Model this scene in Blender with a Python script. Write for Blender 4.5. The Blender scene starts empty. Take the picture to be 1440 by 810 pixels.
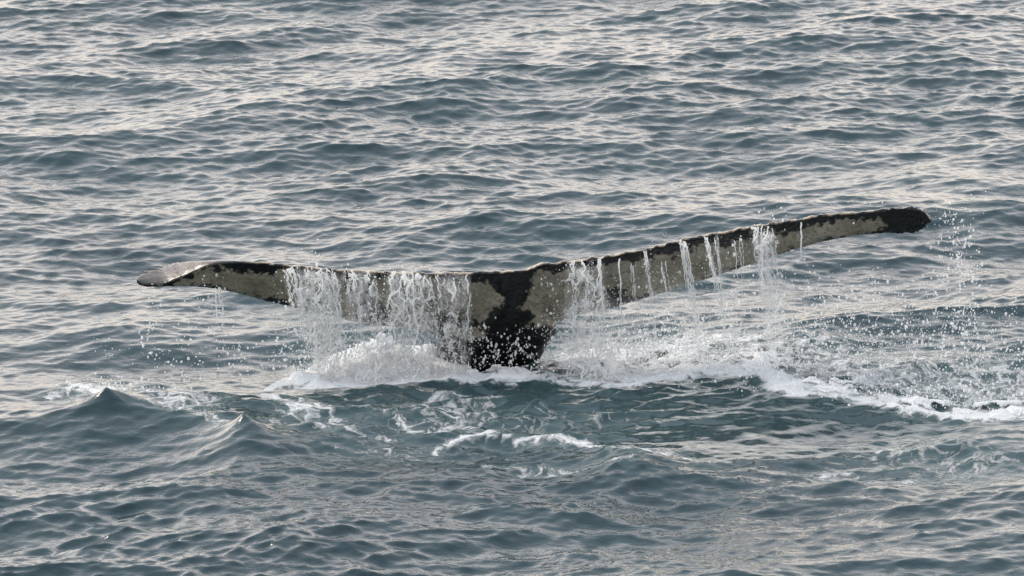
import bpy, math, random
import numpy as np

sc = bpy.context.scene
COL = sc.collection
R = math.radians

# ------------------------------------------------------------------ camera
CAM = np.array([0.0, -40.0, 10.0]); PITCH = R(13.46); HFOV = R(8.26)
cd = bpy.data.cameras.new('camera'); cam = bpy.data.objects.new('camera', cd); COL.objects.link(cam)
cam.location = CAM; cam.rotation_euler = (R(90) - PITCH, 0, 0)
cd.sensor_fit = 'HORIZONTAL'; cd.angle = HFOV; cd.clip_start = 0.5; cd.clip_end = 20000
sc.camera = cam

# ------------------------------------------------------------------ sky and sun
SUN_EL, SUN_AZ = R(40), R(-50)            # behind the whale and a little to the left
SKY_STRENGTH, SUN_STRENGTH = 0.13, 1.5
sc.view_settings.view_transform = 'Standard'; sc.view_settings.look = 'None'
sc.view_settings.gamma = 1.0; sc.view_settings.use_curve_mapping = False
sc.view_settings.exposure = 1.0

w = bpy.data.worlds.new('World'); sc.world = w; w.use_nodes = True
nt = w.node_tree; N, L = nt.nodes, nt.links
N.clear()
out = N.new('ShaderNodeOutputWorld'); bg = N.new('ShaderNodeBackground'); bg.inputs[1].default_value = SKY_STRENGTH
sky = N.new('ShaderNodeTexSky'); sky.sky_type = 'NISHITA'; sky.sun_disc = False
sky.sun_elevation = SUN_EL; sky.sun_rotation = SUN_AZ; sky.dust_density = 3.0; sky.air_density = 1.0; sky.ozone_density = 1.0
geo = N.new('ShaderNodeTexCoord')
sep = N.new('ShaderNodeSeparateXYZ'); L.new(geo.outputs['Generated'], sep.inputs[0])
# overcast: bright and warm low down, blue-grey overhead, the same all the way round
ramp = N.new('ShaderNodeValToRGB'); L.new(sep.outputs['Z'], ramp.inputs[0])
cr = ramp.color_ramp
cr.elements[0].position = 0.0;  cr.elements[0].color = (0.93, 0.81, 0.69, 1)
cr.elements[1].position = 1.0;  cr.elements[1].color = (0.34, 0.40, 0.465, 1)
e = cr.elements.new(0.16); e.color = (0.86, 0.775, 0.725, 1)
e = cr.elements.new(0.34); e.color = (0.75, 0.715, 0.71, 1)
e = cr.elements.new(0.60); e.color = (0.40, 0.45, 0.50, 1)
# soft banks of cloud
mp = N.new('ShaderNodeMapping'); L.new(geo.outputs['Generated'], mp.inputs[0]); mp.inputs['Scale'].default_value = (1.6, 1.6, 5.0)
cn = N.new('ShaderNodeTexNoise'); L.new(mp.outputs[0], cn.inputs['Vector']); cn.inputs['Scale'].default_value = 1.7
cn.inputs['Detail'].default_value = 5; cn.inputs['Roughness'].default_value = 0.55
mr = N.new('ShaderNodeMapRange'); L.new(cn.outputs[0], mr.inputs[0])
mr.inputs[1].default_value = 0.3; mr.inputs[2].default_value = 0.7; mr.inputs[3].default_value = 6.0; mr.inputs[4].default_value = 11.0
# cloud on the sun's side of the sky is brighter than cloud opposite the sun
dt = N.new('ShaderNodeVectorMath'); dt.operation = 'DOT_PRODUCT'; L.new(geo.outputs['Generated'], dt.inputs[0])
dt.inputs[1].default_value = (math.sin(SUN_AZ) * math.cos(SUN_EL), math.cos(SUN_AZ) * math.cos(SUN_EL), math.sin(SUN_EL))
ds = N.new('ShaderNodeMapRange'); L.new(dt.outputs['Value'], ds.inputs[0]); ds.inputs[1].default_value = -0.6; ds.inputs[2].default_value = 1.0
ds.inputs[3].default_value = 0.85; ds.inputs[4].default_value = 1.45
mm = N.new('ShaderNodeMath'); mm.operation = 'MULTIPLY'; L.new(mr.outputs[0], mm.inputs[0]); L.new(ds.outputs[0], mm.inputs[1])
mul = N.new('ShaderNodeVectorMath'); mul.operation = 'SCALE'; L.new(ramp.outputs[0], mul.inputs[0]); L.new(mm.outputs[0], mul.inputs['Scale'])
mx = N.new('ShaderNodeMix'); mx.data_type = 'RGBA'; mx.inputs[0].default_value = 0.85
L.new(sky.outputs[0], mx.inputs[6]); L.new(mul.outputs[0], mx.inputs[7])
L.new(mx.outputs[2], bg.inputs[0]); L.new(bg.outputs[0], out.inputs[0])

sd = bpy.data.lights.new('sun', 'SUN'); sun = bpy.data.objects.new('sun', sd); COL.objects.link(sun)
sd.energy = SUN_STRENGTH; sd.angle = R(24); sd.color = (1.0, 0.90, 0.78)
from mathutils import Vector
sv = Vector((math.sin(SUN_AZ) * math.cos(SUN_EL), math.cos(SUN_AZ) * math.cos(SUN_EL), math.sin(SUN_EL)))
sun.rotation_euler = sv.to_track_quat('Z', 'Y').to_euler(); sun.location = (-10, 20, 30)

# ------------------------------------------------------------------ measuring helpers
FPX = 720 / math.tan(HFOV / 2)
FW = np.array([0, math.cos(PITCH), -math.sin(PITCH)]); UP = np.array([0, math.sin(PITCH), math.cos(PITCH)])
def ray(px, py):
    px, py = np.broadcast_arrays(np.asarray(px, float), np.asarray(py, float))
    a = (px - 720) / FPX; b = -(py - 405) / FPX
    return np.stack([a, FW[1] + b * UP[1], FW[2] + b * UP[2]], -1)
def P(px, py, Y):
    """point seen at a spot of the photograph and lying at depth Y"""
    d = ray(px, py); t = (np.asarray(Y, float) - CAM[1]) / d[..., 1]
    return CAM + d * t[..., None]
def W(px, py, z=0.0):
    d = ray(px, py); t = (z - CAM[2]) / d[..., 2]
    return CAM + d * t[..., None]
def proj(p):
    q = np.asarray(p, float) - CAM
    dep = q @ FW
    return 720 + FPX * q[..., 0] / dep, 405 - FPX * (q @ UP) / dep

rng = np.random.default_rng(11)
random.seed(5)
def vnoise(seed, n=257):
    t = np.random.default_rng(seed).random((n, n))
    def f(u, v):
        u, v = np.broadcast_arrays(np.asarray(u, float), np.asarray(v, float))
        iu = np.floor(u).astype(int); iv = np.floor(v).astype(int)
        fu = u - iu; fv = v - iv
        fu = fu * fu * (3 - 2 * fu); fv = fv * fv * (3 - 2 * fv)
        a = t[iu % n, iv % n]; b = t[(iu + 1) % n, iv % n]; c = t[iu % n, (iv + 1) % n]; d = t[(iu + 1) % n, (iv + 1) % n]
        return (a * (1 - fu) + b * fu) * (1 - fv) + (c * (1 - fu) + d * fu) * fv
    return f
def fbm(seed, oct=4):
    fs = [vnoise(seed + 31 * k) for k in range(oct)]
    def f(u, v):
        s = 0; a = 1; tot = 0
        for k, g in enumerate(fs):
            s = s + a * g(np.asarray(u) * 2 ** k, np.asarray(v) * 2 ** k); tot += a; a *= 0.55
        return s / tot
    return f
def sstep(a, b, x):
    t = np.clip((x - a) / (b - a), 0, 1); return t * t * (3 - 2 * t)
def poly_sd(px, py, poly):
    """signed distance, positive inside"""
    q = np.array(poly, float); n = len(q)
    d = np.full(px.shape, 1e9); ins = np.zeros(px.shape, bool)
    for i in range(n):
        a, b = q[i], q[(i + 1) % n]
        e = b - a; t = np.clip(((px - a[0]) * e[0] + (py - a[1]) * e[1]) / (e @ e + 1e-9), 0, 1)
        d = np.minimum(d, np.hypot(px - a[0] - t * e[0], py - a[1] - t * e[1]))
        c = (a[1] > py) != (b[1] > py)
        ins ^= c & (px < (b[0] - a[0]) * (py - a[1]) / (b[1] - a[1] + 1e-12) + a[0])
    return np.where(ins, d, -d)
def line_d(px, py, pts, ky=1.0):
    """distance to a polyline; ky weighs the foreshortened direction"""
    d = np.full(px.shape, 1e9)
    for a, b in zip(pts[:-1], pts[1:]):
        ax, ay = a[0], a[1] * ky; ex, ey = b[0] - a[0], (b[1] - a[1]) * ky
        t = np.clip(((px - ax) * ex + (py * ky - ay) * ey) / (ex * ex + ey * ey + 1e-9), 0, 1)
        d = np.minimum(d, np.hypot(px - ax - t * ex, py * ky - ay - t * ey))
    return d

def mesh_np(name, co, quads=None, tris=None, smooth=True):
    me = bpy.data.meshes.new(name)
    co = np.ascontiguousarray(co, np.float32).reshape(-1, 3)
    me.vertices.add(len(co)); me.vertices.foreach_set('co', co.ravel())
    f = quads if quads is not None else tris
    k = f.shape[1]; f = np.ascontiguousarray(f, np.int32)
    me.loops.add(f.size); me.loops.foreach_set('vertex_index', f.ravel())
    me.polygons.add(len(f)); me.polygons.foreach_set('loop_start', np.arange(0, f.size, k, dtype=np.int32))
    me.update(calc_edges=True)
    if smooth: me.polygons.foreach_set('use_smooth', np.ones(len(f), bool))
    me.validate(); me.update()
    return me
def attr(me, name, val):
    a = me.attributes.new(name, 'FLOAT', 'POINT'); a.data.foreach_set('value', np.ascontiguousarray(val, np.float32).ravel())
def link(name, me, mat, **props):
    o = bpy.data.objects.new(name, me); COL.objects.link(o)
    if mat: me.materials.clear(); me.materials.append(mat)
    for k, v in props.items(): o[k] = v
    return o

# ------------------------------------------------------------------ node helpers
class NT:
    def __init__(s, name):
        s.m = bpy.data.materials.new(name); s.m.use_nodes = True
        s.t = s.m.node_tree; s.t.nodes.clear(); s.out = s.n('ShaderNodeOutputMaterial')
    def n(s, typ, **k):
        x = s.t.nodes.new(typ)
        for a, b in k.items(): setattr(x, a, b)
        return x
    def l(s, a, b): s.t.links.new(a, b)
    def put(s, inp, v):
        if hasattr(v, 'is_linked') or isinstance(v, bpy.types.NodeSocket): s.l(v, inp)
        else: inp.default_value = v
    def math(s, op, a, b=0.0, clamp=False):
        x = s.n('ShaderNodeMath', operation=op, use_clamp=clamp); s.put(x.inputs[0], a); s.put(x.inputs[1], b); return x.outputs[0]
    def mix(s, f, a, b):
        x = s.n('ShaderNodeMix', data_type='RGBA'); s.put(x.inputs[0], f); s.put(x.inputs[6], a); s.put(x.inputs[7], b); return x.outputs[2]
    def attr(s, name): return s.n('ShaderNodeAttribute', attribute_name=name).outputs['Fac']
    def noise(s, vec, scale, detail=3, rough=0.5, dist=0.0):
        x = s.n('ShaderNodeTexNoise'); s.l(vec, x.inputs['Vector']); x.inputs['Scale'].default_value = scale
        x.inputs['Detail'].default_value = detail; x.inputs['Roughness'].default_value = rough; x.inputs['Distortion'].default_value = dist
        return x.outputs['Fac']
    def mapr(s, v, a, b, c=0.0, d=1.0, smooth=False):
        x = s.n('ShaderNodeMapRange', interpolation_type='SMOOTHSTEP' if smooth else 'LINEAR'); s.put(x.inputs[0], v)
        for i, q in enumerate((a, b, c, d)): s.put(x.inputs[1 + i], q)
        return x.outputs[0]
    def obj(s, scale=None):
        c = s.n('ShaderNodeTexCoord').outputs['Object']
        if scale is None: return c
        m = s.n('ShaderNodeMapping'); s.l(c, m.inputs[0]); m.inputs['Scale'].default_value = scale; return m.outputs[0]

# ================================================================== OCEAN
LT, NTILE = 20.0, 1280
def ocean_tile():
    r = np.random.default_rng(42)
    k1 = np.fft.fftfreq(NTILE, LT / NTILE) * 2 * np.pi
    kx, ky = np.meshgrid(k1, k1, indexing='ij'); k = np.hypot(kx, ky); k[0, 0] = 1
    wd = np.array([0.30, -0.954])                      # the wind blows towards the camera, a little to the right
    c = np.abs((kx * wd[0] + ky * wd[1]) / k)
    Lp = 0.62
    ph = np.exp(-1 / (k * Lp) ** 2) / k ** 3.42 * (0.88 * c ** np.clip(7 - 0.10 * k, 3.2, 7) + 0.10) * np.exp(-(k * 0.0075) ** 2)
    ph[0, 0] = 0
    amp = np.sqrt(ph) * np.exp(2j * np.pi * r.random((NTILE, NTILE))) * np.sqrt(-np.log(r.random((NTILE, NTILE)) + 1e-12))
    def back(a): return np.real(np.fft.ifft2(a)) * NTILE * NTILE
    big = np.exp(-(k * 0.11) ** 4)                      # longer than about 60 cm
    sets = []
    sl = np.sqrt(np.mean(back(1j * kx * amp) ** 2 + back(1j * ky * amp) ** 2))
    s = 0.225 / sl
    for f in (big, 1 - big):
        a = amp * f * s
        sets.append((back(a), back(-1j * kx / k * a), back(-1j * ky / k * a)))
    return sets
TILE = ocean_tile()
def bil(t, x, y):
    u = (x / LT * NTILE); v = (y / LT * NTILE)
    iu = np.floor(u).astype(int); iv = np.floor(v).astype(int); fu = u - iu; fv = v - iv
    i0, i1, j0, j1 = iu % NTILE, (iu + 1) % NTILE, iv % NTILE, (iv + 1) % NTILE
    return (t[i0, j0] * (1 - fu) + t[i1, j0] * fu) * (1 - fv) + (t[i0, j1] * (1 - fu) + t[i1, j1] * fu) * fv

def axis(lo, hi, st, far, g=1.035):
    a = list(np.arange(lo, hi + st / 2, st)); s = st; up = []; x = a[-1]
    while x < far: s *= g; x += s; up.append(x)
    s = st; dn = []; x = a[0]
    while x > -far: s *= g; x -= s; dn.append(x)
    return np.array(dn[::-1] + a + up)
gx = axis(-4.6, 4.6, 0.0165, 9000, 1.05); gy = axis(-7.6, 10.8, 0.0205, 9000, 1.05)
X, Y = np.meshgrid(gx, gy, indexing='ij')
sx = np.gradient(gx)[:, None]; sy = np.gradient(gy)[None, :]
spc = np.maximum(sx, sy)
fb = np.clip(0.22 / spc - 0.3, 0, 1); fs = np.clip(0.05 / spc - 0.35, 0, 1)

px, py = proj(np.stack([X, Y, np.zeros_like(X)], -1))
near = (np.abs(X) < 8) & (Y > -9) & (Y < 13)
px = np.where(near, px, -5000.0); py = np.where(near, py, -5000.0)

# the smooth slick the tail leaves on the water
calm = np.exp(-(((px - 1035) / 175) ** 2 + ((py - 608) / 36) ** 2) ** 2) * 0.80
calm = np.maximum(calm, 0.15 * np.exp(-(((px - 640) / 250) ** 2 + ((py - 580) / 40) ** 2) ** 2))
# foreground is a little longer and smoother than the far water
Zb, Db, Eb = [bil(t, X, Y) for t in TILE[0]]
Zs, Ds, Es = [bil(t, X, Y) for t in TILE[1]]
fore = sstep(600, 720, py)
ab = fb * (1 - 0.75 * calm) * (1 + 0.20 * fore); as_ = fs * (1 - 0.70 * calm) * (1 + 0.45 * fore)
as_ = as_ * (1 + 1.0 * np.exp(-(((px - 660) / 400) ** 2 + ((py - 588) / 45) ** 2) ** 2))
CH = 0.98
gust = fbm(500, 3)(X * 0.45, Y * 0.22); as_ = as_ * (0.45 + 1.15 * gust); ab = ab * (0.75 + 0.5 * fbm(510, 2)(X * 0.3, Y * 0.2))
ab = ab * 1.38 * (1 - 0.62 * np.exp(-(((px - 820) / 330) ** 2 + ((py - 565) / 42) ** 2) ** 2)); as_ = as_ * 0.84
H = Zb * ab + Zs * as_
DX = -CH * (Db * ab + Ds * as_); DY = -CH * (Eb * ab + Es * as_)

# swells and peaks pushed up by the whale
def bump(cx, cy, wx, wy, h, p=1.0, tilt=0.0):
    c = W(cx, cy); x = X - c[0]; y = Y - c[1]
    x, y = x + tilt * y, y
    q = np.sqrt((x / wx) ** 2 + (y / wy) ** 2)
    return h * np.exp(-(q ** p) * 1.3)
H += bump(338, 628, 0.27, 0.42, 0.20, 0.9, 0.25)
H += bump(150, 597, 0.34, 0.42, 0.17, 0.9, -0.3)
H += bump(300, 580, 0.6, 0.35, 0.05, 1.6)
H += 0.040 * np.exp(-((X + 0.1) / 0.6) ** 2 - ((Y + 0.05) / 0.40) ** 2)
H += bump(905, 648, 0.30, 0.25, 0.07, 1.3)
H += bump(1185, 672, 0.30, 0.22, 0.06, 1.2)
FRONT = [(385, 556), (420, 548), (470, 545), (540, 540), (600, 538), (650, 541), (700, 548), (760, 547), (820, 552), (880, 552), (950, 546), (1010, 545), (1060, 553), (1110, 563), (1170, 573), (1230, 581), (1300, 586), (1380, 588), (1460, 594)]
fx = np.array([p[0] for p in FRONT]); fy = np.array([p[1] for p in FRONT])
dfy = np.interp(px, fx, fy) - py + (fbm(620, 4)(X * 3.2, Y * 2.0) - 0.5) * 22                        # photo rows behind the front edge
inr = sstep(375, 430, px) * (1 - sstep(1480, 1560, px))
# a low rolled ridge along the front edge of the broken water
ridge = np.exp(-((dfy + 3) / 13.0) ** 2) * inr
H += 0.014 * ridge * (0.6 + 0.8 * fbm(3)(X * 2.2, Y * 1.2))
# churned water behind the edge
churn = sstep(-4, 8, dfy) * (1 - sstep(35, 75, dfy)) * inr
cf = fbm(8, 4)
H += churn * 0.055 * (cf(X * 9, Y * 9) - 0.45)

# foam, as a density field that the material breaks up into lace
foam = np.zeros_like(X)
wid = np.interp(px, [380, 420, 470, 600, 660, 760, 900, 1000, 1100, 1250, 1440], [8, 20, 40, 42, 24, 30, 40, 40, 26, 20, 26])
edge = sstep(-11, 9, dfy) * (0.72 + 0.56 * fbm(630, 3)(X * 4.5, Y * 4.5)) * (1 - sstep(0.45, 1.3, dfy / wid)) * inr
foam = np.maximum(foam, edge * np.interp(px, [380, 450, 640, 700, 760, 860, 960, 1060, 1200, 1440], [1.0, 1.25, 1.0, 0.80, 0.82, 0.86, 0.92, 0.97, 0.82, 0.88]))
foam = np.maximum(foam, sstep(10, 30, dfy) * (1 - sstep(60, 95, dfy)) * inr * np.interp(px, [600, 760, 800, 1100, 1440], [0.34, 0.52, 0.62, 0.56, 0.54]))
def strand(pts, wpx, s):
    global foam
    d = line_d(px, py, pts, 2.6)
    foam = np.maximum(foam, (0.72 * s + 0.02) * np.exp(-(d / (wpx * 2.1)) ** 1.4))
def blot(cx, cy, rx, ry, s):
    global foam
    foam = np.maximum(foam, s * np.exp(-(((px - cx) / rx) ** 2 + ((py - cy) / ry) ** 2) ** 1.5))
blot(680, 598, 330, 36, .43); strand([(380, 606), (470, 618), (560, 622)], 9, .76); strand([(690, 652), (790, 661), (900, 655)], 8, .72); strand([(480, 586), (540, 592), (600, 583)], 9, .72); strand([(820, 588), (900, 596), (990, 590)], 8, .60); blot(1300, 628, 180, 26, .43); blot(430, 590, 62, 18, .66); strand([(372, 578), (410, 590), (450, 600), (490, 608)], 14, .85)
blot(640, 590, 110, 24, .52); blot(560, 635, 120, 16, .45); blot(660, 572, 80, 12, .5)
strand([(560, 600), (585, 612), (640, 606), (690, 606)], 10, .80)
strand([(565, 592), (590, 580), (620, 574), (660, 580), (690, 590), (735, 595)], 9, .72)
strand([(600, 566), (640, 559), (700, 566)], 9, .75)
strand([(615, 632), (650, 620), (690, 614), (730, 622), (780, 620), (850, 626)], 9, .95)
strand([(735, 664), (770, 655), (810, 662)], 8, .75); strand([(480, 636), (540, 634), (590, 638)], 9, .7)
blot(915, 638, 75, 12, .66); strand([(845, 634), (880, 628), (940, 638), (1000, 644)], 11, .82)
strand([(1225, 632), (1240, 618), (1262, 622), (1258, 634)], 6, .78); strand([(1160, 652), (1190, 650), (1215, 656)], 8, .78)
blot(1255, 625, 45, 16, .5); blot(1360, 645, 100, 20, .50); strand([(1260, 660), (1330, 652), (1400, 642)], 9, .68)
blot(135, 554, 62, 10, .78); strand([(75, 562), (110, 556), (150, 560), (190, 576)], 10, .8); blot(215, 560, 40, 14, .6)
blot(260, 590, 80, 17, .58); strand([(205, 592), (250, 600), (300, 612), (320, 618)], 11, .80); strand([(215, 565), (260, 560), (300, 570)], 9, .62)
blot(300, 545, 110, 18, .36)
foam *= near
aer = np.clip(np.maximum(foam * 0.8, 0.15 * np.exp(-((dfy + 8) / 26) ** 2) * inr), 0, 1)
H += 0.014 * sstep(0.6, 1.0, foam) * (0.4 + fbm(77, 3)(X * 14, Y * 14))

nx, ny = X.shape
idx = np.arange(nx * ny).reshape(nx, ny)
quads = np.stack([idx[:-1, :-1], idx[1:, :-1], idx[1:, 1:], idx[:-1, 1:]], -1).reshape(-1, 4)
ome = mesh_np('ocean_water', np.stack([X + DX, Y + DY, H], -1).reshape(-1, 3), quads)
attr(ome, 'foam', foam); attr(ome, 'aerated', aer); attr(ome, 'calm', calm)

m = NT('sea_water')
co = m.obj(); foamA = m.attr('foam'); aerA = m.attr('aerated'); calmA = m.attr('calm')
warp = m.n('ShaderNodeTexNoise'); m.l(co, warp.inputs['Vector']); warp.inputs['Scale'].default_value = 5.0; warp.inputs['Detail'].default_value = 3
wv = m.n('ShaderNodeVectorMath', operation='MULTIPLY_ADD'); m.l(warp.outputs['Color'], wv.inputs[0]); wv.inputs[1].default_value = (.35, .35, .0); m.l(co, wv.inputs[2])
flat = m.n('ShaderNodeVectorMath', operation='MULTIPLY'); m.l(wv.outputs[0], flat.inputs[0]); flat.inputs[1].default_value = (1, .8, 0)
vor = m.n('ShaderNodeTexVoronoi', feature='DISTANCE_TO_EDGE'); m.l(flat.outputs[0], vor.inputs['Vector']); vor.inputs['Scale'].default_value = 8.5
vor2 = m.n('ShaderNodeTexVoronoi', feature='DISTANCE_TO_EDGE'); m.l(flat.outputs[0], vor2.inputs['Vector']); vor2.inputs['Scale'].default_value = 24
lace = m.mapr(vor.outputs['Distance'], 0.0, 0.42, 1.0, 0.0)
lace2 = m.mapr(vor2.outputs['Distance'], 0.0, 0.42, 1.0, 0.0)
ln = m.noise(flat.outputs[0], 15, 8, 0.72)
lc = m.math('ADD', m.math('MULTIPLY', lace, 0.36), m.math('ADD', m.math('MULTIPLY', lace2, 0.16), m.math('MULTIPLY', ln, 0.78)))
thr = m.math('SUBTRACT', 1.25, foamA)
fm = m.mapr(m.math('SUBTRACT', lc, thr), -0.05, 0.30, 0, 0.92, True)
fm = m.math('MULTIPLY', fm, m.mapr(foamA, 0.08, 0.3, 0, 1))
deep = m.mix(m.mapr(m.noise(co, 0.5, 2), 0.35, 0.65), (0.015, 0.031, 0.037, 1), (0.020, 0.040, 0.046, 1))
body = m.mix(m.math('MULTIPLY', aerA, 0.55), deep, (0.075, 0.135, 0.135, 1))
# fine wind ripple
rc = m.obj((0.75, 1.0, 1.0))
r1 = m.noise(rc, 16, 3, 0.55, 0.3); r2 = m.noise(rc, 46, 2, 0.5)
hh = m.math('ADD', m.math('MULTIPLY', r1, 0.0052), m.math('MULTIPLY', r2, 0.0008))
hh = m.math('MULTIPLY', hh, m.mapr(calmA, 0, 0.8, 1.0, 0.45))
fh = m.math('MULTIPLY', fm, m.math('MULTIPLY', m.noise(co, 60, 4, 0.7), 0.03))
bp = m.n('ShaderNodeBump'); bp.inputs['Strength'].default_value = 1.0; bp.inputs['Distance'].default_value = 1.0
m.l(m.math('ADD', hh, fh), bp.inputs['Height'])
pw = m.n('ShaderNodeBsdfPrincipled'); m.l(body, pw.inputs['Base Color']); pw.inputs['Roughness'].default_value = 0.07
pw.inputs['IOR'].default_value = 1.333; m.l(bp.outputs[0], pw.inputs['Normal'])
pf = m.n('ShaderNodeBsdfPrincipled'); pf.inputs['Base Color'].default_value = (0.80, 0.81, 0.82, 1); pf.inputs['Roughness'].default_value = 0.6
m.l(bp.outputs[0], pf.inputs['Normal'])
ms = m.n('ShaderNodeMixShader'); m.l(fm, ms.inputs[0]); m.l(pw.outputs[0], ms.inputs[1]); m.l(pf.outputs[0], ms.inputs[2])
m.l(ms.outputs[0], m.out.inputs[0])
ocean = link('ocean_water', ome, m.m, kind='structure', label='choppy grey green sea water with foam lace around the whale tail', category='water')
del ocean['category']

def water_z(x, y):
    """height of the built sea at a point (nearest grid vertex)"""
    i = np.clip(np.searchsorted(gx, x), 0, nx - 1); j = np.clip(np.searchsorted(gy, y), 0, ny - 1)
    return H[i, j]

# ================================================================== WHALE
TOP = [(192, 391), (196, 384), (203, 379), (215, 374), (240, 368), (270, 366), (300, 365), (330, 366), (380, 369), (440, 375), (500, 379), (560, 382), (620, 384), (680, 382), (715, 381), (731, 381), (742, 378), (752, 374), (765, 370), (800, 366), (860, 358), (900, 350), (960, 336), (1010, 326), (1060, 317), (1100, 310), (1150, 303), (1200, 297), (1250, 292), (1280, 291), (1296, 294), (1304, 300), (1307, 306)]
BOT = [(192, 396), (198, 401), (212, 403), (245, 402), (270, 402), (300, 405), (330, 411), (370, 422), (410, 431), (450, 440), (500, 453), (545, 459), (600, 466), (640, 470), (740, 466), (790, 452), (800, 446), (830, 438), (865, 432), (900, 421), (950, 406), (1000, 390), (1050, 373), (1100, 356), (1150, 341), (1200, 331), (1240, 328), (1285, 327), (1299, 321), (1307, 312)]
RID = [(192, 395), (200, 400), (228, 400), (250, 392), (270, 383), (290, 375), (310, 371), (330, 370)]
tp = np.array(TOP, float); bt = np.array(BOT, float); rd = np.array(RID, float)
cols = np.concatenate([np.linspace(192, 206, 7), np.arange(210, 1290, 4.0), np.linspace(1290, 1307, 9)])
yt = np.interp(cols, tp[:, 0], tp[:, 1]); yb = np.interp(cols, bt[:, 0], bt[:, 1])
nick = fbm(21, 3)
yt = yt + (nick(cols * 0.13, 0 * cols) - 0.5) * 6.5 * sstep(340, 380, cols) * (1 - sstep(1240, 1290, cols))
yr = np.where(cols < 330, np.interp(cols, rd[:, 0], rd[:, 1]), yt + 3.0)
yr = np.minimum(yr, yb - 1.5)
MPP = 40.9 / FPX
Yr = np.interp(cols, [192, 330, 500, 735, 900, 1307], [-0.30, -0.34, -0.40, -0.42, -0.38, -0.12])
Yl = Yr + 1.1 * (yb - yr) * MPP + 0.02
Yt = Yr + np.maximum(0.050, (yr - yt) * MPP * 2.3)
def Ytrail(p): return np.interp(p, cols, Yr)
Lp, Rp, Tp = P(cols, yb, Yl), P(cols, yr, Yr), P(cols, yt, Yt)
ch = Rp - Lp; sp = np.gradient(Rp, axis=0); nrm = np.cross(ch, sp); nrm /= np.linalg.norm(nrm, axis=1)[:, None]
nrm *= np.where(nrm[:, 1] > 0, -1, 1)[:, None]
clen = np.linalg.norm(ch, axis=1)
rows = []
NV = 16
def prof(v): return 5 * (0.2969 * np.sqrt(v) - 0.126 * v - 0.3516 * v ** 2 + 0.2843 * v ** 3 - 0.1015 * v ** 4)
tk = np.minimum(0.155 * clen, 0.11) + 0.016
for v in np.linspace(0, 1, NV):
    rows.append(Lp + ch * v + nrm * (tk * prof(v) * 0.75)[:, None])
for s in (0.35, 0.7): rows.append(Rp * (1 - s) + Tp * s + np.array([0, -0.012, 0.006]) * math.sin(s * math.pi))
rows.append(Tp)
bk = Tp - Lp
for v in np.linspace(1, 0, NV)[1:-1]:
    rows.append(Lp + bk * v - nrm * (tk * (prof(v) + 0.10 * v * (1 - v))) [:, None])
rows = np.array(rows); nr, nc = rows.shape[:2]
V = [rows.reshape(-1, 3)]
ii = np.arange(nr * nc).reshape(nr, nc)
F = [tuple(int(q) for q in (ii[a, b], ii[a, b + 1], ii[(a + 1) % nr, b + 1], ii[(a + 1) % nr, b])) for a in range(nr) for b in range(nc - 1)]
F.append(tuple(int(q) for q in ii[:, 0])); F.append(tuple(int(q) for q in ii[::-1, -1]))
# tail stock: an oval that widens from the notch down into the water and on along the body
rings = []
def ring(c, hw, hd, ax):
    a = np.linspace(0, 2 * np.pi, 40, endpoint=False); ax = np.array(ax, float); ax /= np.linalg.norm(ax)
    sidev = np.array([1, 0, 0]); fr = np.cross(ax, sidev)
    k = 1 + 0.10 * np.cos(2 * a) ** 2
    rings.append(np.array(c) + np.outer(np.cos(a) * hw, sidev) + np.outer(np.sin(a) * hd * k, fr))
for (cx, cy, hw, yy, hd) in ((724, 392, 12, -0.30, 0.04), (722, 405, 24, -0.26, 0.06), (718, 425, 40, -0.18, 0.085), (712, 445, 62, -0.10, 0.11), (701, 463, 84, -0.03, 0.14), (693, 480, 80, 0.05, 0.17), (685, 506, 72, 0.14, 0.20)):
    ring(P(cx, cy, yy), hw * MPP, hd, (0, 0.45, -1))
ring((-0.16, 0.35, -0.30), 0.32, 0.26, (0, 0.7, -1)); ring((-0.15, 0.75, -0.70), 0.40, 0.34, (0, 0.9, -1))
ring((-0.13, 1.4, -1.2), 0.55, 0.5, (0, 1, -0.8)); ring((-0.13, 2.4, -1.9), 0.7, 0.7, (0, 1, -0.6))
o0 = nr * nc; V.append(np.concatenate(rings)); rn = len(rings)
jj = np.arange(rn * 40).reshape(rn, 40) + o0
F += [tuple(int(q) for q in (jj[a, b], jj[a, (b + 1) % 40], jj[a + 1, (b + 1) % 40], jj[a + 1, b])) for a in range(rn - 1) for b in range(40)]
F.append(tuple(int(q) for q in jj[0, ::-1])); F.append(tuple(int(q) for q in jj[-1]))
import bmesh
bm = bmesh.new()
bv = [bm.verts.new(v) for v in np.concatenate(V)]
for f in F:
    try: bm.faces.new([bv[q] for q in f])
    except ValueError: pass
bmesh.ops.recalc_face_normals(bm, faces=bm.faces[:])
tm = bpy.data.meshes.new('shape'); bm.to_mesh(tm); bm.free()
to = bpy.data.objects.new('shape', tm); COL.objects.link(to)
md = to.modifiers.new('r', 'REMESH'); md.mode = 'VOXEL'; md.voxel_size = 0.009; md.use_smooth_shade = True
md = to.modifiers.new('s', 'SMOOTH'); md.factor = 0.5; md.iterations = 4
dg = bpy.context.evaluated_depsgraph_get()
wme = bpy.data.meshes.new_from_object(to.evaluated_get(dg)); wme.name = 'humpback_whale'
bpy.data.objects.remove(to); bpy.data.meshes.remove(tm)
nv = len(wme.vertices); wc = np.empty(nv * 3, np.float32); wme.vertices.foreach_get('co', wc); wc = wc.reshape(-1, 3).astype(float)
wn = np.empty(nv * 3, np.float32); wme.vertices.foreach_get('normal', wn); wn = wn.reshape(-1, 3)
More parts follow.
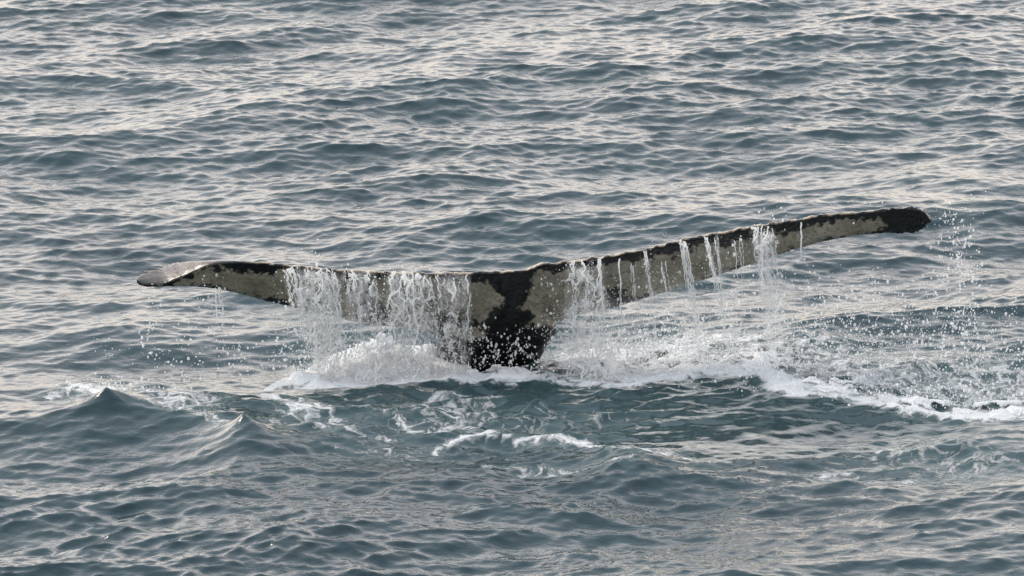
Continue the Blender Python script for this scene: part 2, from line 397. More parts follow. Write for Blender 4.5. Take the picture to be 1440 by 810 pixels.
# pigment of the skin, with lit rim and lit tip put into its colour
qx, qy = proj(wc)
PALE_A = [(226, 402), (262, 392), (290, 382), (340, 380), (395, 382), (440, 386), (500, 391), (560, 389), (600, 389), (640, 393), (686, 394), (705, 421), (692, 438), (683, 450), (672, 464), (640, 453), (615, 446), (612, 474), (590, 470), (545, 460), (500, 452), (450, 438), (410, 429), (345, 411), (300, 402), (270, 400)]
PALE_B = [(765, 382), (790, 386), (805, 380), (860, 373), (900, 367), (960, 354), (1010, 344), (1060, 333), (1120, 322), (1180, 312), (1225, 310), (1246, 317), (1236, 329), (1200, 332), (1150, 342), (1100, 357), (1050, 373), (950, 406), (880, 424), (866, 420), (850, 438), (800, 448), (795, 456), (738, 461), (749, 438), (735, 430), (746, 402)]
PALE_C = [(632, 459), (655, 460), (688, 468), (680, 477), (655, 474), (636, 468)]
DARK = [[(480, 385), (520, 388), (526, 415), (545, 440), (535, 462), (498, 456), (505, 432), (490, 415)], [(612, 443), (650, 447), (680, 455), (672, 462), (640, 454), (612, 450)], [(855, 408), (880, 404), (885, 440), (858, 440)]]
g1, g2 = fbm(51, 4), fbm(61, 4)
jit = (g1(qx * 0.055, qy * 0.055) - 0.5) * 30 + (g2(qx * 0.20, qy * 0.20) - 0.5) * 24
pale = np.maximum(poly_sd(qx, qy, PALE_A), poly_sd(qx, qy, PALE_B)) + jit * 0.66
for dk in DARK: pale = np.minimum(pale, -(poly_sd(qx, qy, dk) + jit * 0.7))
pale = np.maximum(pale, poly_sd(qx, qy, PALE_C) + jit * 0.6)
pale = sstep(-8.0, 8.0, pale) * sstep(0.10, 0.35, -(wn @ np.array([0, math.cos(0.75), math.sin(0.75)])) )
rim_light_w = sstep(0.05, 0.45, wn[:, 2]) * sstep(340, 380, qx) * (1 - sstep(1235, 1265, qx)) * (1 - sstep(3.5, 6.5, qy - np.interp(qx, tp[:, 0], tp[:, 1]))) * sstep(0.36, 0.62, g2(qx * 0.12, qy * 0.12))  # cream rim light painted along the upward-facing trailing edge
dors = sstep(0.15, 0.5, wn[:, 2]) * (1 - sstep(300, 350, qx)) * sstep(2, 12, np.interp(qx, rd[:, 0], rd[:, 1]) - qy + 4)  # grey-brown upper side of the left tip, coloured lighter as its lit part
rough = fbm(71, 3)((qx + wc[:, 1] * 90) * 0.16, qy * 0.16 + wc[:, 1] * 31) - 0.5
wc = wc + wn * (rough * (0.006 + 0.030 * sstep(1225, 1260, qx)))[:, None]
wme.vertices.foreach_set('co', np.ascontiguousarray(wc, np.float32).ravel()); wme.update()
attr(wme, 'pale', pale); attr(wme, 'lit_tip', dors); attr(wme, 'rim', rim_light_w)
m = NT('whale_skin')
co = m.obj(); pa = m.attr('pale'); du = m.attr('lit_tip')
n1 = m.noise(co, 14, 6, 0.65); n2 = m.noise(m.obj((26, 26, 4)), 3, 4, 0.6); n3 = m.noise(co, 90, 3, 0.6)
pm = m.mapr(m.math('ADD', pa, m.math('ADD', m.math('MULTIPLY', m.math('SUBTRACT', n1, 0.5), 1.3), m.math('MULTIPLY', m.math('SUBTRACT', n3, 0.5), 0.7))), 0.28, 0.70, 0, 1, True)
big = m.noise(co, 4.5, 4, 0.6); sp = m.noise(co, 38, 4, 0.7)
palec = m.mix(m.mapr(big, 0.32, 0.68), (0.115, 0.11, 0.084, 1), (0.31, 0.30, 0.25, 1))
palec = m.mix(m.mapr(n1, 0.45, 0.75), palec, (0.24, 0.22, 0.15, 1))
palec = m.mix(m.mapr(n2, 0.54, 0.72, 0, 0.75), palec, (0.12, 0.115, 0.085, 1))
palec = m.mix(m.mapr(sp, 0.56, 0.66, 0, 0.65), palec, (0.035, 0.035, 0.03, 1))
scr = m.n('ShaderNodeTexWave', wave_type='BANDS', bands_direction='DIAGONAL'); m.l(m.obj((1, 1, 1.4)), scr.inputs['Vector'])
scr.inputs['Scale'].default_value = 7; scr.inputs['Distortion'].default_value = 9; scr.inputs['Detail'].default_value = 3
scm = m.math('MULTIPLY', m.mapr(scr.outputs['Fac'], 0.94, 1.0), m.mapr(big, 0.45, 0.6))
palec = m.mix(m.math('MULTIPLY', scm, 0.7), palec, (0.09, 0.088, 0.07, 1))
blk = m.mix(m.mapr(sp, 0.56, 0.70, 0, 0.35), (0.006, 0.007, 0.008, 1), (0.035, 0.034, 0.03, 1))
blk = m.mix(m.mapr(n2, 0.62, 0.80, 0, 0.25), blk, (0.016, 0.017, 0.018, 1))
lit_tip_col = m.mix(m.mapr(m.noise(m.obj((3, 30, 30)), 4, 4, 0.6), 0.35, 0.65), (0.022, 0.019, 0.017, 1), (0.10, 0.078, 0.062, 1))
colr = m.mix(m.attr('rim'), m.mix(pm, m.mix(du, blk, lit_tip_col), palec), (0.30, 0.24, 0.17, 1))
b = m.n('ShaderNodeBump'); b.inputs['Strength'].default_value = 0.5; b.inputs['Distance'].default_value = 0.008
m.l(m.math('ADD', n1, m.math('MULTIPLY', n3, 0.35)), b.inputs['Height'])
p = m.n('ShaderNodeBsdfPrincipled'); m.l(colr, p.inputs['Base Color']); m.l(m.mapr(n1, 0.3, 0.7, 0.14, 0.36), p.inputs['Roughness']); p.inputs['IOR'].default_value = 1.30; p.inputs['Coat Weight'].default_value = 0.35; p.inputs['Coat Roughness'].default_value = 0.06; p.inputs['Coat IOR'].default_value = 1.33
m.l(b.outputs[0], p.inputs['Normal']); m.l(p.outputs[0], m.out.inputs[0])
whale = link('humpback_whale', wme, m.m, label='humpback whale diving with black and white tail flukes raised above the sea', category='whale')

# ================================================================== FALLING WATER, FROTH AND SPRAY
m = NT('white_water')
n1 = m.noise(m.obj(), 40, 3)
p = m.n('ShaderNodeBsdfPrincipled'); p.inputs['Roughness'].default_value = 0.22; p.inputs['IOR'].default_value = 1.333
m.l(m.mix(n1, (0.80, 0.81, 0.82, 1), (0.93, 0.93, 0.93, 1)), p.inputs['Base Color'])
tr = m.n('ShaderNodeBsdfTranslucent'); tr.inputs[0].default_value = (0.94, 0.94, 0.93, 1)
ms = m.n('ShaderNodeMixShader'); ms.inputs[0].default_value = 0.45; m.l(p.outputs[0], ms.inputs[1]); m.l(tr.outputs[0], ms.inputs[2])
gl = m.n('ShaderNodeBsdfTransparent'); gl.inputs[0].default_value = (0.95, 0.97, 0.97, 1)
ms2 = m.n('ShaderNodeMixShader'); ms2.inputs[0].default_value = 0.42; m.l(ms.outputs[0], ms2.inputs[1]); m.l(gl.outputs[0], ms2.inputs[2])
m.l(ms2.outputs[0], m.out.inputs[0]); WHITE = m.m
m = NT('froth')
co = m.obj(); n1 = m.noise(co, 55, 4, 0.65)
p = m.n('ShaderNodeBsdfPrincipled'); p.inputs['Roughness'].default_value = 0.55
m.l(m.mix(n1, (0.94, 0.95, 0.96, 1), (0.97, 0.97, 0.97, 1)), p.inputs['Base Color'])
p.inputs['Subsurface Weight'].default_value = 0.35; p.inputs['Subsurface Radius'].default_value = (0.05, 0.05, 0.05); p.inputs['Subsurface Scale'].default_value = 1.0
b = m.n('ShaderNodeBump'); b.inputs['Distance'].default_value = 0.006; m.l(n1, b.inputs['Height']); m.l(b.outputs[0], p.inputs['Normal'])
tr = m.n('ShaderNodeBsdfTranslucent'); tr.inputs[0].default_value = (0.9, 0.9, 0.9, 1)
ms = m.n('ShaderNodeMixShader'); ms.inputs[0].default_value = 0.4; m.l(p.outputs[0], ms.inputs[1]); m.l(tr.outputs[0], ms.inputs[2])
m.l(ms.outputs[0], m.out.inputs[0]); FROTH = m.m

def blob_mesh(name, pts, rad, voxel, thr=0.12, smooth=1):
    """skin a cloud of water points as one fluid surface"""
    pts = np.asarray(pts, np.float32); rad = np.asarray(rad, np.float32)
    me = bpy.data.meshes.new('pts'); me.vertices.add(len(pts)); me.vertices.foreach_set('co', pts.ravel())
    a = me.attributes.new('rad', 'FLOAT', 'POINT'); a.data.foreach_set('value', rad)
    o = bpy.data.objects.new('pts', me); COL.objects.link(o)
    g = bpy.data.node_groups.new('fluid', 'GeometryNodeTree')
    g.interface.new_socket('Geometry', in_out='INPUT', socket_type='NodeSocketGeometry'); g.interface.new_socket('Geometry', in_out='OUTPUT', socket_type='NodeSocketGeometry')
    A = g.nodes.new; gi, go = A('NodeGroupInput'), A('NodeGroupOutput')
    mp_ = A('GeometryNodeMeshToPoints'); na = A('GeometryNodeInputNamedAttribute'); na.data_type = 'FLOAT'; na.inputs['Name'].default_value = 'rad'
    pv = A('GeometryNodePointsToVolume'); pv.resolution_mode = 'VOXEL_SIZE'; pv.inputs['Voxel Size'].default_value = voxel; pv.inputs['Density'].default_value = 1.0
    vm = A('GeometryNodeVolumeToMesh'); vm.resolution_mode = 'GRID'; vm.inputs['Threshold'].default_value = thr
    ss = A('GeometryNodeSetShadeSmooth')
    k = g.links.new
    k(gi.outputs[0], mp_.inputs['Mesh']); k(na.outputs['Attribute'], mp_.inputs['Radius']); k(mp_.outputs[0], pv.inputs['Points'])
    k(na.outputs['Attribute'], pv.inputs['Radius']); k(pv.outputs[0], vm.inputs[0]); k(vm.outputs[0], ss.inputs[0]); k(ss.outputs[0], go.inputs[0])
    md = o.modifiers.new('g', 'NODES'); md.node_group = g
    dg = bpy.context.evaluated_depsgraph_get()
    r = bpy.data.meshes.new_from_object(o.evaluated_get(dg)); r.name = name
    bpy.data.objects.remove(o); bpy.data.meshes.remove(me); bpy.data.node_groups.remove(g)
    return r

wn1, wn2, wn3 = fbm(101, 3), fbm(111, 3), fbm(121, 3)
def fall(x0, x1, drift, n, r0, lace=22.0, wander=11.0, gap=0.48, y0=0.0, ylen=1.0, seed=0, fan=0.0, dY=0.05, yj=14.0):
    """strands of water that leave the trailing edge and drop to the sea; returns points and radii"""
    r = np.random.default_rng(900 + seed); P_, R_ = [], []; slim = n <= 6
    for i in range(n):
        u = r.random(); a = x0 + (x1 - x0) * u
        ye = np.interp(a, tp[:, 0], tp[:, 1]) + 2 + y0 + r.random() ** 2 * yj
        yy = Ytrail(a) - 0.03 - dY * r.random()
        A0 = P(a, ye, yy)
        s1 = ylen * (0.55 + 0.5 * r.random()) if r.random() < 0.55 else ylen
        nstep = max(8, int(s1 * A0[2] / (r0 * 0.55)))
        s = np.linspace(0.0, min(s1, 1.0), nstep)
        xx = a + drift * s ** 0.9 + fan * (u - 0.5) * s
        key = 1.6 * seed * 7.3
        xx = xx + wander * 0.35 * (wn1(s * A0[2] * 30 + i * 3.3, i * 1.7 + seed) - 0.5) * 2 + wander * s ** 0.5 * 2 * (wn1(xx / lace + key, s * A0[2] * 9) - 0.5) + wander * 0.5 * (wn2(xx / (lace * .45) + i * 0.35, s * A0[2] * 22) - 0.5)
        pt = np.empty((nstep, 3)); pt[:, 0] = (xx - 720) * MPP; pt[:, 2] = A0[2] * (1 - s)
        pt[:, 1] = yy - 0.10 * s + 0.06 * (wn3(s * 9 + i * 3.1, xx / 14) - 0.5) * (0.3 + s)
        q = wn2(s * A0[2] * 26 + i * 5.7, i * 0.77 + seed)
        q = 0.55 * q + 0.45 * wn3(s * A0[2] * 60 + i * 2.3, i * 1.9)
        keep = q > gap * (0.45 + 0.75 * s)
        P_.append(pt[keep]); R_.append((r0 * (0.45 + 1.25 * (q - 0.2)) * (0.65 + 0.6 * r.random()) * (1.25 - 0.5 * s))[keep])
        # loose drops thrown off the strand
        nd = int(10 * r.random() * A0[2] / 0.4)
        if nd:
            j = r.integers(0, nstep, nd); d = pt[j] + r.normal(0, 1, (nd, 3)) * np.array([0.02, 0.02, 0.012]); P_.append(d); R_.append(r0 * (0.5 + 0.8 * r.random(nd)))
    Pa, Ra = np.concatenate(P_), np.concatenate(R_); ok = Pa[:, 2] > -0.06
    return Pa[ok], Ra[ok]

def vor_edge(u, v, seed):
    """gap between the two nearest cell points: 0 on the walls of a cellular web"""
    t = np.random.default_rng(seed).random((64, 64, 2)); iu = np.floor(u).astype(int); iv = np.floor(v).astype(int)
    f1 = np.full(u.shape, 9.0); f2 = f1.copy()
    for a in (-1, 0, 1):
        for b_ in (-1, 0, 1):
            q = t[(iu + a) % 64, (iv + b_) % 64]; d = np.hypot(iu + a + q[..., 0] - u, iv + b_ + q[..., 1] - v)
            f2 = np.minimum(f2, np.maximum(f1, d)); f1 = np.minimum(f1, d)
    return f2 - f1
def web(x0, x1, drift, dens, r0, cell=14.0, stretch=2.3, fan=0.0, ylen=1.0, y0=0.0, seed=0, cover=0.55, dY=0.06, layers=2):
    """a torn sheet of falling water: a cellular web of thin threads that breaks into drops lower down"""
    r = np.random.default_rng(5000 + seed); P_, R_ = [], []
    pat = fbm(6000 + seed, 3); wx_ = fbm(6100 + seed, 3); dz = fbm(6200 + seed, 3); rag2 = fbm(6300 + seed, 2)
    for ly in range(layers):
        n = int(dens * (x1 - x0)); u = r.random(n); s = r.random(n) ** 1.05 * ylen
        a = x0 + (x1 - x0) * u; xx = a + drift * s ** 0.9 + fan * (u - 0.5) * s + 16 * (wx_(s * 7 + 3, a * 0.02) - 0.5) * np.minimum(s * 6, 1)
        ye = np.interp(a, tp[:, 0], tp[:, 1]) + 1 + y0; yy = Ytrail(a) - 0.03 - dY * ly
        A0 = P(a, ye, yy); drop = s * A0[:, 2] / MPP
        wu = xx + 14 * (wx_(xx * 0.05, drop * 0.04 + 9 * ly) - 0.5) * 2; wv_ = drop + 16 * (wx_(xx * 0.06 + 40, drop * 0.05) - 0.5)
        c1 = cell * (0.55 + 0.9 * pat(xx * 0.03, drop * 0.012 + ly * 11))
        e = vor_edge(wu / cell + ly * 9.3, wv_ / (cell * stretch), 40 + seed * 3 + ly)
        den = pat(xx * 0.055 + ly * 7, drop * 0.02); rag = pat(a * 0.21 + 50, ly * 3.0 + 0 * a)
        keep = (e < 0.055 + 0.10 * (den - 0.45)) & (den > 0.98 - cover * 0.8 + 0.05 * s) & (s < ylen * (0.62 + 1.1 * rag))
        keep &= (rag2(xx * 0.35, drop * 0.16) > 0.20 + 0.14 * s)
        solo = (r.random(n) < 0.010 + 0.030 * s) & (den > 0.35)
        keep |= solo
        edge_f = np.clip(np.minimum(u, 1 - u) * 3.0, 0.06, 1) ** 1.5; keep &= s > 0.16 * (wx_(a * 0.16 + 9, ly * 4.0 + 0 * a) - 0.42); keep &= r.random(n) < edge_f
        pt = np.stack([(xx - 720) * MPP, yy - 0.12 * s + 0.09 * (dz(xx * 0.07, drop * 0.03 + ly) - 0.5), A0[:, 2] * (1 - s)], -1)
        pt += r.normal(0, 1, pt.shape) * np.array([0.0006, 0.0012, 0.0006]) + r.normal(0, 1, pt.shape) * (solo[:, None] * 0.014)
        P_.append(pt[keep]); R_.append((r0 * (0.35 + 1.1 * den) * (1.1 - 0.15 * s) * np.where(solo, 0.5 + 0.6 * r.random(n), 1))[keep])
    Pa, Ra = np.concatenate(P_), np.clip(np.concatenate(R_), 0.0018, 0.009); ok = Pa[:, 2] > -0.05
    return Pa[ok], Ra[ok]

m = NT('water_film')
co = m.obj(); fa = m.attr('film')
fn = m.noise(m.obj((1, 1, 0.4)), 16, 5, 0.62); fn2 = m.noise(m.obj((1, 1, 0.5)), 60, 3, 0.6)
al = m.math('MULTIPLY', m.mapr(m.math('ADD', m.math('MULTIPLY', fn, 0.7), m.math('MULTIPLY', fn2, 0.3)), 0.40, 0.62, 0, 0.72, True), fa, True)
p = m.n('ShaderNodeBsdfPrincipled'); p.inputs['Base Color'].default_value = (0.80, 0.81, 0.82, 1); p.inputs['Roughness'].default_value = 0.25; p.inputs['IOR'].default_value = 1.333
tr = m.n('ShaderNodeBsdfTranslucent'); tr.inputs[0].default_value = (0.9, 0.9, 0.9, 1)
m1 = m.n('ShaderNodeMixShader'); m1.inputs[0].default_value = 0.5; m.l(p.outputs[0], m1.inputs[1]); m.l(tr.outputs[0], m1.inputs[2])
gl = m.n('ShaderNodeBsdfTransparent'); m2 = m.n('ShaderNodeMixShader'); m.l(al, m2.inputs[0]); m.l(gl.outputs[0], m2.inputs[1]); m.l(m1.outputs[0], m2.inputs[2])
m.l(m2.outputs[0], m.out.inputs[0]); FILM = m.m
def water_film(parent, kw, wk):
    """the broken film of water between the threads: a rippled sheet 4 mm thick"""
    nu, ns = 40, 70; yl = kw.get('ylen', 1.0)
    U, S = np.meshgrid(np.linspace(-0.08, 1.08, nu), np.linspace(0, yl, ns), indexing='ij')
    a = kw['x0'] + (kw['x1'] - kw['x0']) * U; xx = a + kw['drift'] * S ** 0.9 + kw.get('fan', 0) * (U - 0.5) * S
    A0 = P(a, np.interp(a, tp[:, 0], tp[:, 1]) + 2, Ytrail(a) - 0.06)
    z = A0[..., 2] * (1 - S); yy = Ytrail(a) - 0.05 - 0.12 * S + 0.10 * (fbm(9000 + kw['seed'], 3)(xx * 0.06, S * 8) - 0.5)
    f = np.clip(np.minimum(U + 0.08, 1.08 - U) * 4, 0, 1) * np.clip(S * 14, 0, 1) * np.clip((yl - S) * 8, 0, 1) * (1.05 - 0.15 * S) * min(1, wk['cover'] * 1.45)
    co_ = np.stack([(xx - 720) * MPP, yy, z], -1).reshape(-1, 3) - np.array(parent.location); k = np.arange(nu * ns).reshape(nu, ns)
    q = np.stack([k[:-1, :-1], k[1:, :-1], k[1:, 1:], k[:-1, 1:]], -1).reshape(-1, 4)
    me = mesh_np('water_film', np.concatenate([co_, co_ + np.array([0, 0.004, 0])]), np.concatenate([q, q[:, ::-1] + nu * ns]))
    attr(me, 'film', np.concatenate([f.ravel(), 0 * f.ravel()]))
    o = link('water_film', me, FILM); o.parent = parent

FALLS = [
 # name, label, args
 ('water_cascade', 'broad white cascade pouring from the left fluke, leftmost of the heavy falls', dict(x0=394, x1=474, drift=34, n=16, r0=0.0042, fan=-34, seed=1), dict(dens=2300, cover=.80)),
 ('water_cascade', 'thin lacy curtain of water beside the dark blotch on the left fluke', dict(x0=480, x1=528, drift=24, n=5, r0=0.0029, seed=2, gap=0.46), dict(dens=1500, cover=.56)),
 ('water_cascade', 'wide torn veil of water over the pale middle of the left fluke', dict(x0=540, x1=606, drift=14, n=9, r0=0.0031, seed=3, gap=0.46, fan=10), dict(dens=1900, cover=.62)),
 ('water_cascade', 'sparse drips falling just left of the black tail stock', dict(x0=612, x1=660, drift=8, n=4, r0=0.0029, seed=4, gap=0.55), dict(dens=1200, cover=.50)),
 ('water_cascade', 'tangled lacy fall of water just right of the black tail stock', dict(x0=797, x1=842, drift=16, n=5, r0=0.0031, seed=5, gap=0.48, lace=18, wander=18, fan=46), dict(dens=1800, cover=.64)),
 ('water_stream', 'narrow straight stream hanging beside the tangled fall on the right fluke', dict(x0=838, x1=844, drift=10, n=4, r0=0.0033, seed=6, lace=30, wander=5), None),
 ('water_stream', 'thin trickle down the right fluke above its dark leading edge nick', dict(x0=866, x1=872, drift=6, n=3, r0=0.0029, seed=7, y0=6, wander=5, gap=.45), None),
 ('water_stream', 'thin slanting trickle crossing the right fluke nearest past the nick', dict(x0=880, x1=889, drift=20, n=3, r0=0.0029, seed=8, y0=10, yj=22, wander=5, gap=.60, ylen=.9), None),
 ('water_stream', 'slender wet strand ending in drops below the inner right fluke', dict(x0=903, x1=908, drift=22, n=3, r0=0.0029, seed=9, yj=26, wander=6, gap=.60, ylen=.8), dict(dens=1200, cover=.56)),
 ('water_stream', 'slender slanting strand on the inner half of the right fluke', dict(x0=926, x1=934, drift=26, n=3, r0=0.0029, seed=10, y0=14, yj=18, wander=5, gap=.60, ylen=.5), None),
 ('water_stream', 'thick broken stream near the middle of the right fluke', dict(x0=954, x1=964, drift=30, n=6, r0=0.0033, seed=11, wander=8, gap=.60, ylen=1.0), dict(dens=1300, cover=.60)),
 ('water_stream', 'long slanting stream past the middle of the right fluke', dict(x0=987, x1=993, drift=40, n=5, r0=0.0031, seed=12, wander=6, gap=.60, ylen=1.0), dict(dens=1300, cover=.56)),
 ('water_stream', 'thin slanting trickle between the long stream and the outer shower', dict(x0=1003, x1=1008, drift=22, n=3, r0=0.0029, seed=13, y0=5, yj=20, wander=5, gap=.60, ylen=.5), dict(dens=1200, cover=.56)),
 ('water_stream', 'short faint trickle on the outer half of the right fluke', dict(x0=1028, x1=1042, drift=14, n=3, r0=0.0029, seed=14, y0=12, yj=18, wander=5, gap=.48, ylen=.45), None),
 ('water_cascade', 'shower of white water breaking off the outer right fluke', dict(x0=1052, x1=1084, drift=30, n=8, r0=0.0033, seed=15, gap=.48, wander=12, ylen=1.0, lace=18), dict(dens=1500, cover=.58)),
 ('water_stream', 'single hanging thread of water near the tip of the right fluke', dict(x0=1124, x1=1128, drift=4, n=2, r0=0.0029, seed=16, wander=4, gap=.60, ylen=.22), None),
 ('water_stream', 'faint drips under the tip half of the left fluke', dict(x0=300, x1=318, drift=10, n=5, r0=0.0032, seed=17, wander=8, gap=.55, ylen=.45, y0=36, yj=34), None),
]
for nm, lab, kw, wk in FALLS:
    a, r = fall(**kw)
    if wk:
        a2, r2 = web(kw['x0'], kw['x1'], kw['drift'], wk['dens'], 0.0029, fan=kw.get('fan', 0), ylen=kw.get('ylen', 1.0), seed=kw['seed'], cover=wk['cover'])
        a = np.concatenate([a, a2]); r = np.concatenate([r, r2])
    top = bpy.data.objects.new(nm, None); COL.objects.link(top); top.location = a[np.argmin(a[:, 2])]
    top.empty_display_size = 0.1
    threads = link('water_threads', blob_mesh('water_threads', a - np.array(top.location), r, 0.0024), WHITE, kind='stuff'); threads.parent = top
    props = dict(label=lab, category='waterfall' if nm == 'water_cascade' else 'water stream', group='streams of water falling from the tail flukes')
    for k, v in props.items(): top[k] = v
    if wk: water_film(top, kw, wk)

# froth thrown up where the falls land
def mound(xa, xb, ya, yb_, hpx, seed, step=0.0062, rad=0.0085, gate=0.0):
    """a heaped crust of white water: spiky where it is thrown up, thin at its rim"""
    r = np.random.default_rng(8000 + seed); f1, f2, f3 = fbm(8100 + seed, 4), fbm(8200 + seed, 3), fbm(8300 + seed, 3)
    gx_ = np.arange((xa - 720) * MPP, (xb - 720) * MPP, step); gy_ = np.arange(ya, yb_, step * 1.3)
    x, y = [q.ravel() + r.normal(0, step * .3, q.size) for q in np.meshgrid(gx_, gy_, indexing='ij')]
    ppx = x / MPP + 720; v0 = (y - ya) / (yb_ - ya); u = np.clip((ppx - xa - 0.30 * (xb - xa) * v0 ** 2) / ((xb - xa) * (1 - 0.30 * v0 ** 2)), 0, 1); v = np.clip((y - ya) / (yb_ - ya), 0, 1)
    rim = np.clip(np.minimum(u, 1 - u) * 3.2, 0, 1) * np.clip(np.minimum(v, 1 - v) * 4.5, 0, 1)
    hh = np.interp(ppx, *zip(*hpx)) * MPP if not np.isscalar(hpx) else hpx * MPP
    rough = 0.35 + 1.3 * np.clip(f1(x * 11, y * 11) - 0.25, 0, 1) + 0.45 * np.clip(f2(x * 42, y * 42) - 0.5, 0, 1) 
    z = water_z(x, y) - 0.014 + (0.012 + hh * rough) * (rim * (0.4 + 0.6 * v)) ** 1.25
    k = (f3(x * 7, y * 9) > gate + 0.30 * (1 - np.clip(rim * 3, 0, 1)) * f2(x * 30, y * 30)) & (rim > 0.04)
    tall = k & (r.random(len(x)) < 0.5)
    A = [np.stack([x, y, z], -1)[k], np.stack([x, y, z * 0.72], -1)[tall], np.stack([x, y, z * 0.45], -1)[tall]]
    B = [np.full(len(a), rad) for a in A]
    # fingers of water thrown off the top
    n = int(k.sum() * 0.006); c = np.nonzero(k & (rough > 0.75))[0]
    if len(c) and n:
        for q in r.choice(c, n):
            d = np.array([r.normal(0, .5), r.normal(0, .4), 1.0]); ln = (0.02 + 0.09 * r.random() ** 2) * min(1, hh[q] / 0.12 if hasattr(hh, '__len__') else hh / 0.12)
            t = np.linspace(0, 1, 14); A.append(np.array([x[q], y[q], z[q]]) + np.outer(t * ln, d) + np.outer(t * t * ln, (0.3 * r.normal(), 0, -0.35))); B.append(0.006 * (1.05 - 0.65 * t))
    return np.concatenate(A), np.concatenate(B)
def froth_heap(label, specs):
    q = [mound(**k) for k in specs]
    return link('splash_froth', blob_mesh('splash_froth', np.concatenate([a for a, b in q]), np.concatenate([b for a, b in q]), 0.005), FROTH, kind='stuff', label=label, category='foam')
froth_heap('thick white froth boiling up under the left fluke', [
    dict(xa=412, xb=660, ya=-0.66, yb_=0.34, hpx=[(412, 10), (450, 30), (490, 46), (560, 46), (610, 34), (660, 12)], seed=1),
    dict(xa=372, xb=480, ya=-0.80, yb_=-0.40, hpx=[(372, 2), (480, 14)], seed=2, gate=0.36), dict(xa=640, xb=760, ya=-0.62, yb_=-0.32, hpx=12, seed=3, gate=0.42)])
froth_heap('ragged grey white froth around the right side of the tail stock', [
    dict(xa=768, xb=900, ya=-0.42, yb_=0.22, hpx=[(768, 8), (800, 16), (900, 10)], seed=4, gate=0.50, rad=0.006, step=0.0048),
    dict(xa=880, xb=1010, ya=-0.42, yb_=0.15, hpx=12, seed=5, gate=0.51, rad=0.006, step=0.0048)])
froth_heap('bright crest of white froth running out to the right of the tail', [
    dict(xa=985, xb=1110, ya=-0.55, yb_=-0.10, hpx=[(985, 10), (1025, 22), (1110, 8)], seed=6, gate=0.44, rad=0.006, step=0.0048),
    dict(xa=1090, xb=1200, ya=-0.95, yb_=-0.70, hpx=7, seed=7, gate=0.52, rad=0.005, step=0.0045), dict(xa=1180, xb=1330, ya=-1.12, yb_=-0.92, hpx=6, seed=8, gate=0.54, rad=0.005, step=0.0045), dict(xa=1320, xb=1480, ya=-1.22, yb_=-0.90, hpx=9, seed=9, gate=0.51, rad=0.005, step=0.0045)])

# spray: drops in the air
bmi = bmesh.new(); bmesh.ops.create_icosphere(bmi, subdivisions=1, radius=1.0)
ICO = np.array([v.co[:] for v in bmi.verts]); bmi.verts.ensure_lookup_table(); IF = np.array([[v.index for v in f.verts] for f in bmi.faces]); bmi.free()
def spray(name, label, spec, seed):
    r = np.random.default_rng(700 + seed); Ps, Rs = [], []
    for (cx, cy, sx_, sy_, ya, yb_, cnt, rad) in spec:
        # drops gather in loose clusters
        nk = max(3, cnt // 14); kx_ = cx + sx_ * r.normal(0, 1, nk); ky_ = cy + sy_ * r.normal(0, 1, nk)
        j = r.integers(0, nk, cnt); f = r.random(cnt) < 0.72
        x = np.where(f, kx_[j] + r.normal(0, 9, cnt), cx + sx_ * r.normal(0, 1, cnt)); y = np.where(f, ky_[j] + r.normal(0, 8, cnt), cy + sy_ * r.normal(0, 1, cnt))
        q = P(x, y, ya + (yb_ - ya) * r.random(cnt)); Ps.append(q); Rs.append(rad * 0.92 * np.exp(r.normal(0, 0.6, cnt)))
    Pa, Ra = np.concatenate(Ps), np.concatenate(Rs)
    ok = Pa[:, 2] > water_z(Pa[:, 0], Pa[:, 1]) + 0.004; Pa, Ra = Pa[ok], np.clip(Ra[ok], 0.0010, 0.0085)
    n = len(Pa); sc_ = np.stack([0.8 + 0.4 * r.random(n), 0.8 + 0.4 * r.random(n), 0.9 + 0.9 * r.random(n)], -1) * Ra[:, None]
    co = (ICO[None] * sc_[:, None, :] + Pa[:, None, :]).reshape(-1, 3)
    f = (IF[None] + (np.arange(n) * 12)[:, None, None]).reshape(-1, 3)
    return link(name, mesh_np(name, co, tris=f), WHITE, kind='stuff', label=label, category='spray')
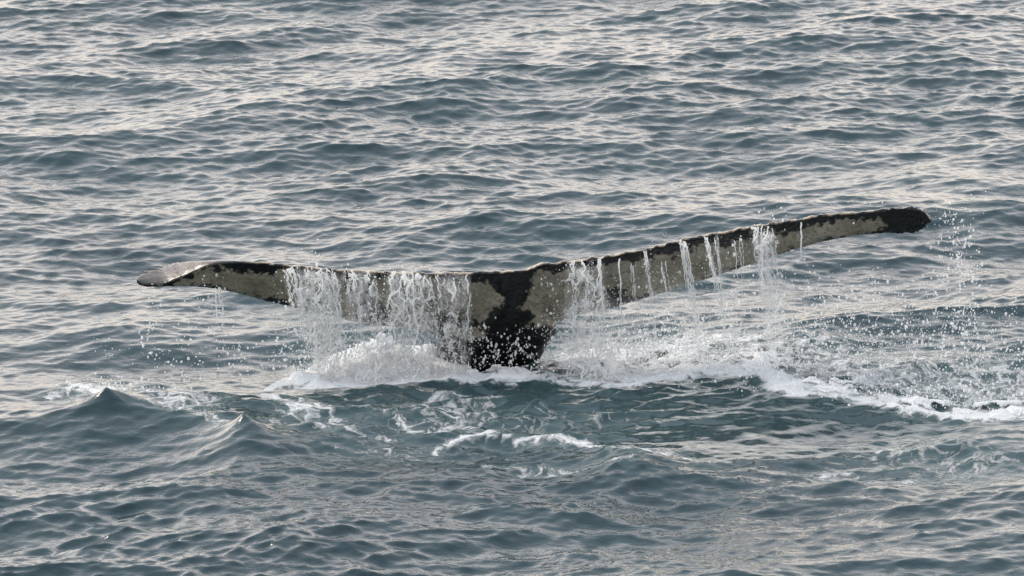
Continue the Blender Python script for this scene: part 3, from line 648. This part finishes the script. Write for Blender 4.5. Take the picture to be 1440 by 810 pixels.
spray('water_spray', 'dense drops of spray filling the air right of the tail', [(1060, 510, 85, 30, -0.9, 0.5, 2900, .0024), (1230, 500, 105, 45, -1.0, 0.5, 3000, .0023), (1130, 450, 100, 40, -.4, 0.2, 1500, .0024), (1370, 530, 60, 36, -1.1, 0.3, 1700, .0025), (940, 490, 75, 32, -.5, 0.3, 2200, .0027)], 1)
spray('water_spray', 'column of bright drops falling off the right fluke tip', [(1340, 330, 14, 26, -.15, -.05, 130, .0030), (1352, 400, 16, 40, -.2, 0, 300, .0029), (1350, 460, 22, 45, -.25, 0, 320, .0026), (1325, 305, 10, 12, -.15, -.05, 50, .0026), (1360, 480, 25, 45, -.3, 0, 200, .0028), (1190, 288, 40, 4, -.15, -.1, 16, .0024)], 2)
spray('water_spray', 'loose drops of spray under the left fluke tip', [(210, 440, 16, 22, -.3, -.2, 90, .0030), (240, 500, 50, 30, -.5, 0, 240, .0027), (320, 440, 18, 14, -.35, -.25, 50, .0030), (330, 480, 60, 30, -.4, 0.1, 170, .0026), (350, 530, 60, 12, -.5, .1, 350, .0028), (140, 546, 40, 8, -.98, -.7, 380, .0028), (205, 552, 40, 8, -.98, -.75, 220, .0026)], 3)
spray('water_spray', 'drops flung among the falls beneath the flukes', [(440, 470, 22, 45, -.6, -.3, 500, .0030), (560, 480, 50, 35, -.55, -.2, 900, .0030), (640, 490, 40, 20, -.6, -.25, 380, .0032), (730, 500, 35, 12, -.6, -.3, 220, .0032), (830, 475, 38, 35, -.55, 0, 1500, .0027), (900, 503, 60, 20, -.5, 0.1, 1800, .0027), (1020, 525, 60, 12, -.6, 0, 1500, .0028), (1180, 553, 90, 11, -1.1, -.7, 1100, .0024), (1360, 563, 60, 12, -1.25, -.85, 800, .0024), (1095, 400, 12, 45, -.4, -.3, 230, .0030), (450, 470, 24, 40, -.6, -.3, 1300, .0024), (570, 450, 38, 34, -.6, -.3, 1100, .0023), (988, 450, 9, 42, -.45, -.3, 260, .0026), (1030, 440, 10, 46, -.45, -.3, 300, .0026), (915, 440, 9, 34, -.45, -.3, 160, .0025), (945, 455, 9, 36, -.45, -.3, 180, .0025), (820, 450, 26, 36, -.5, -.3, 700, .0024), (500, 505, 75, 14, -.6, .2, 700, .003)], 4)
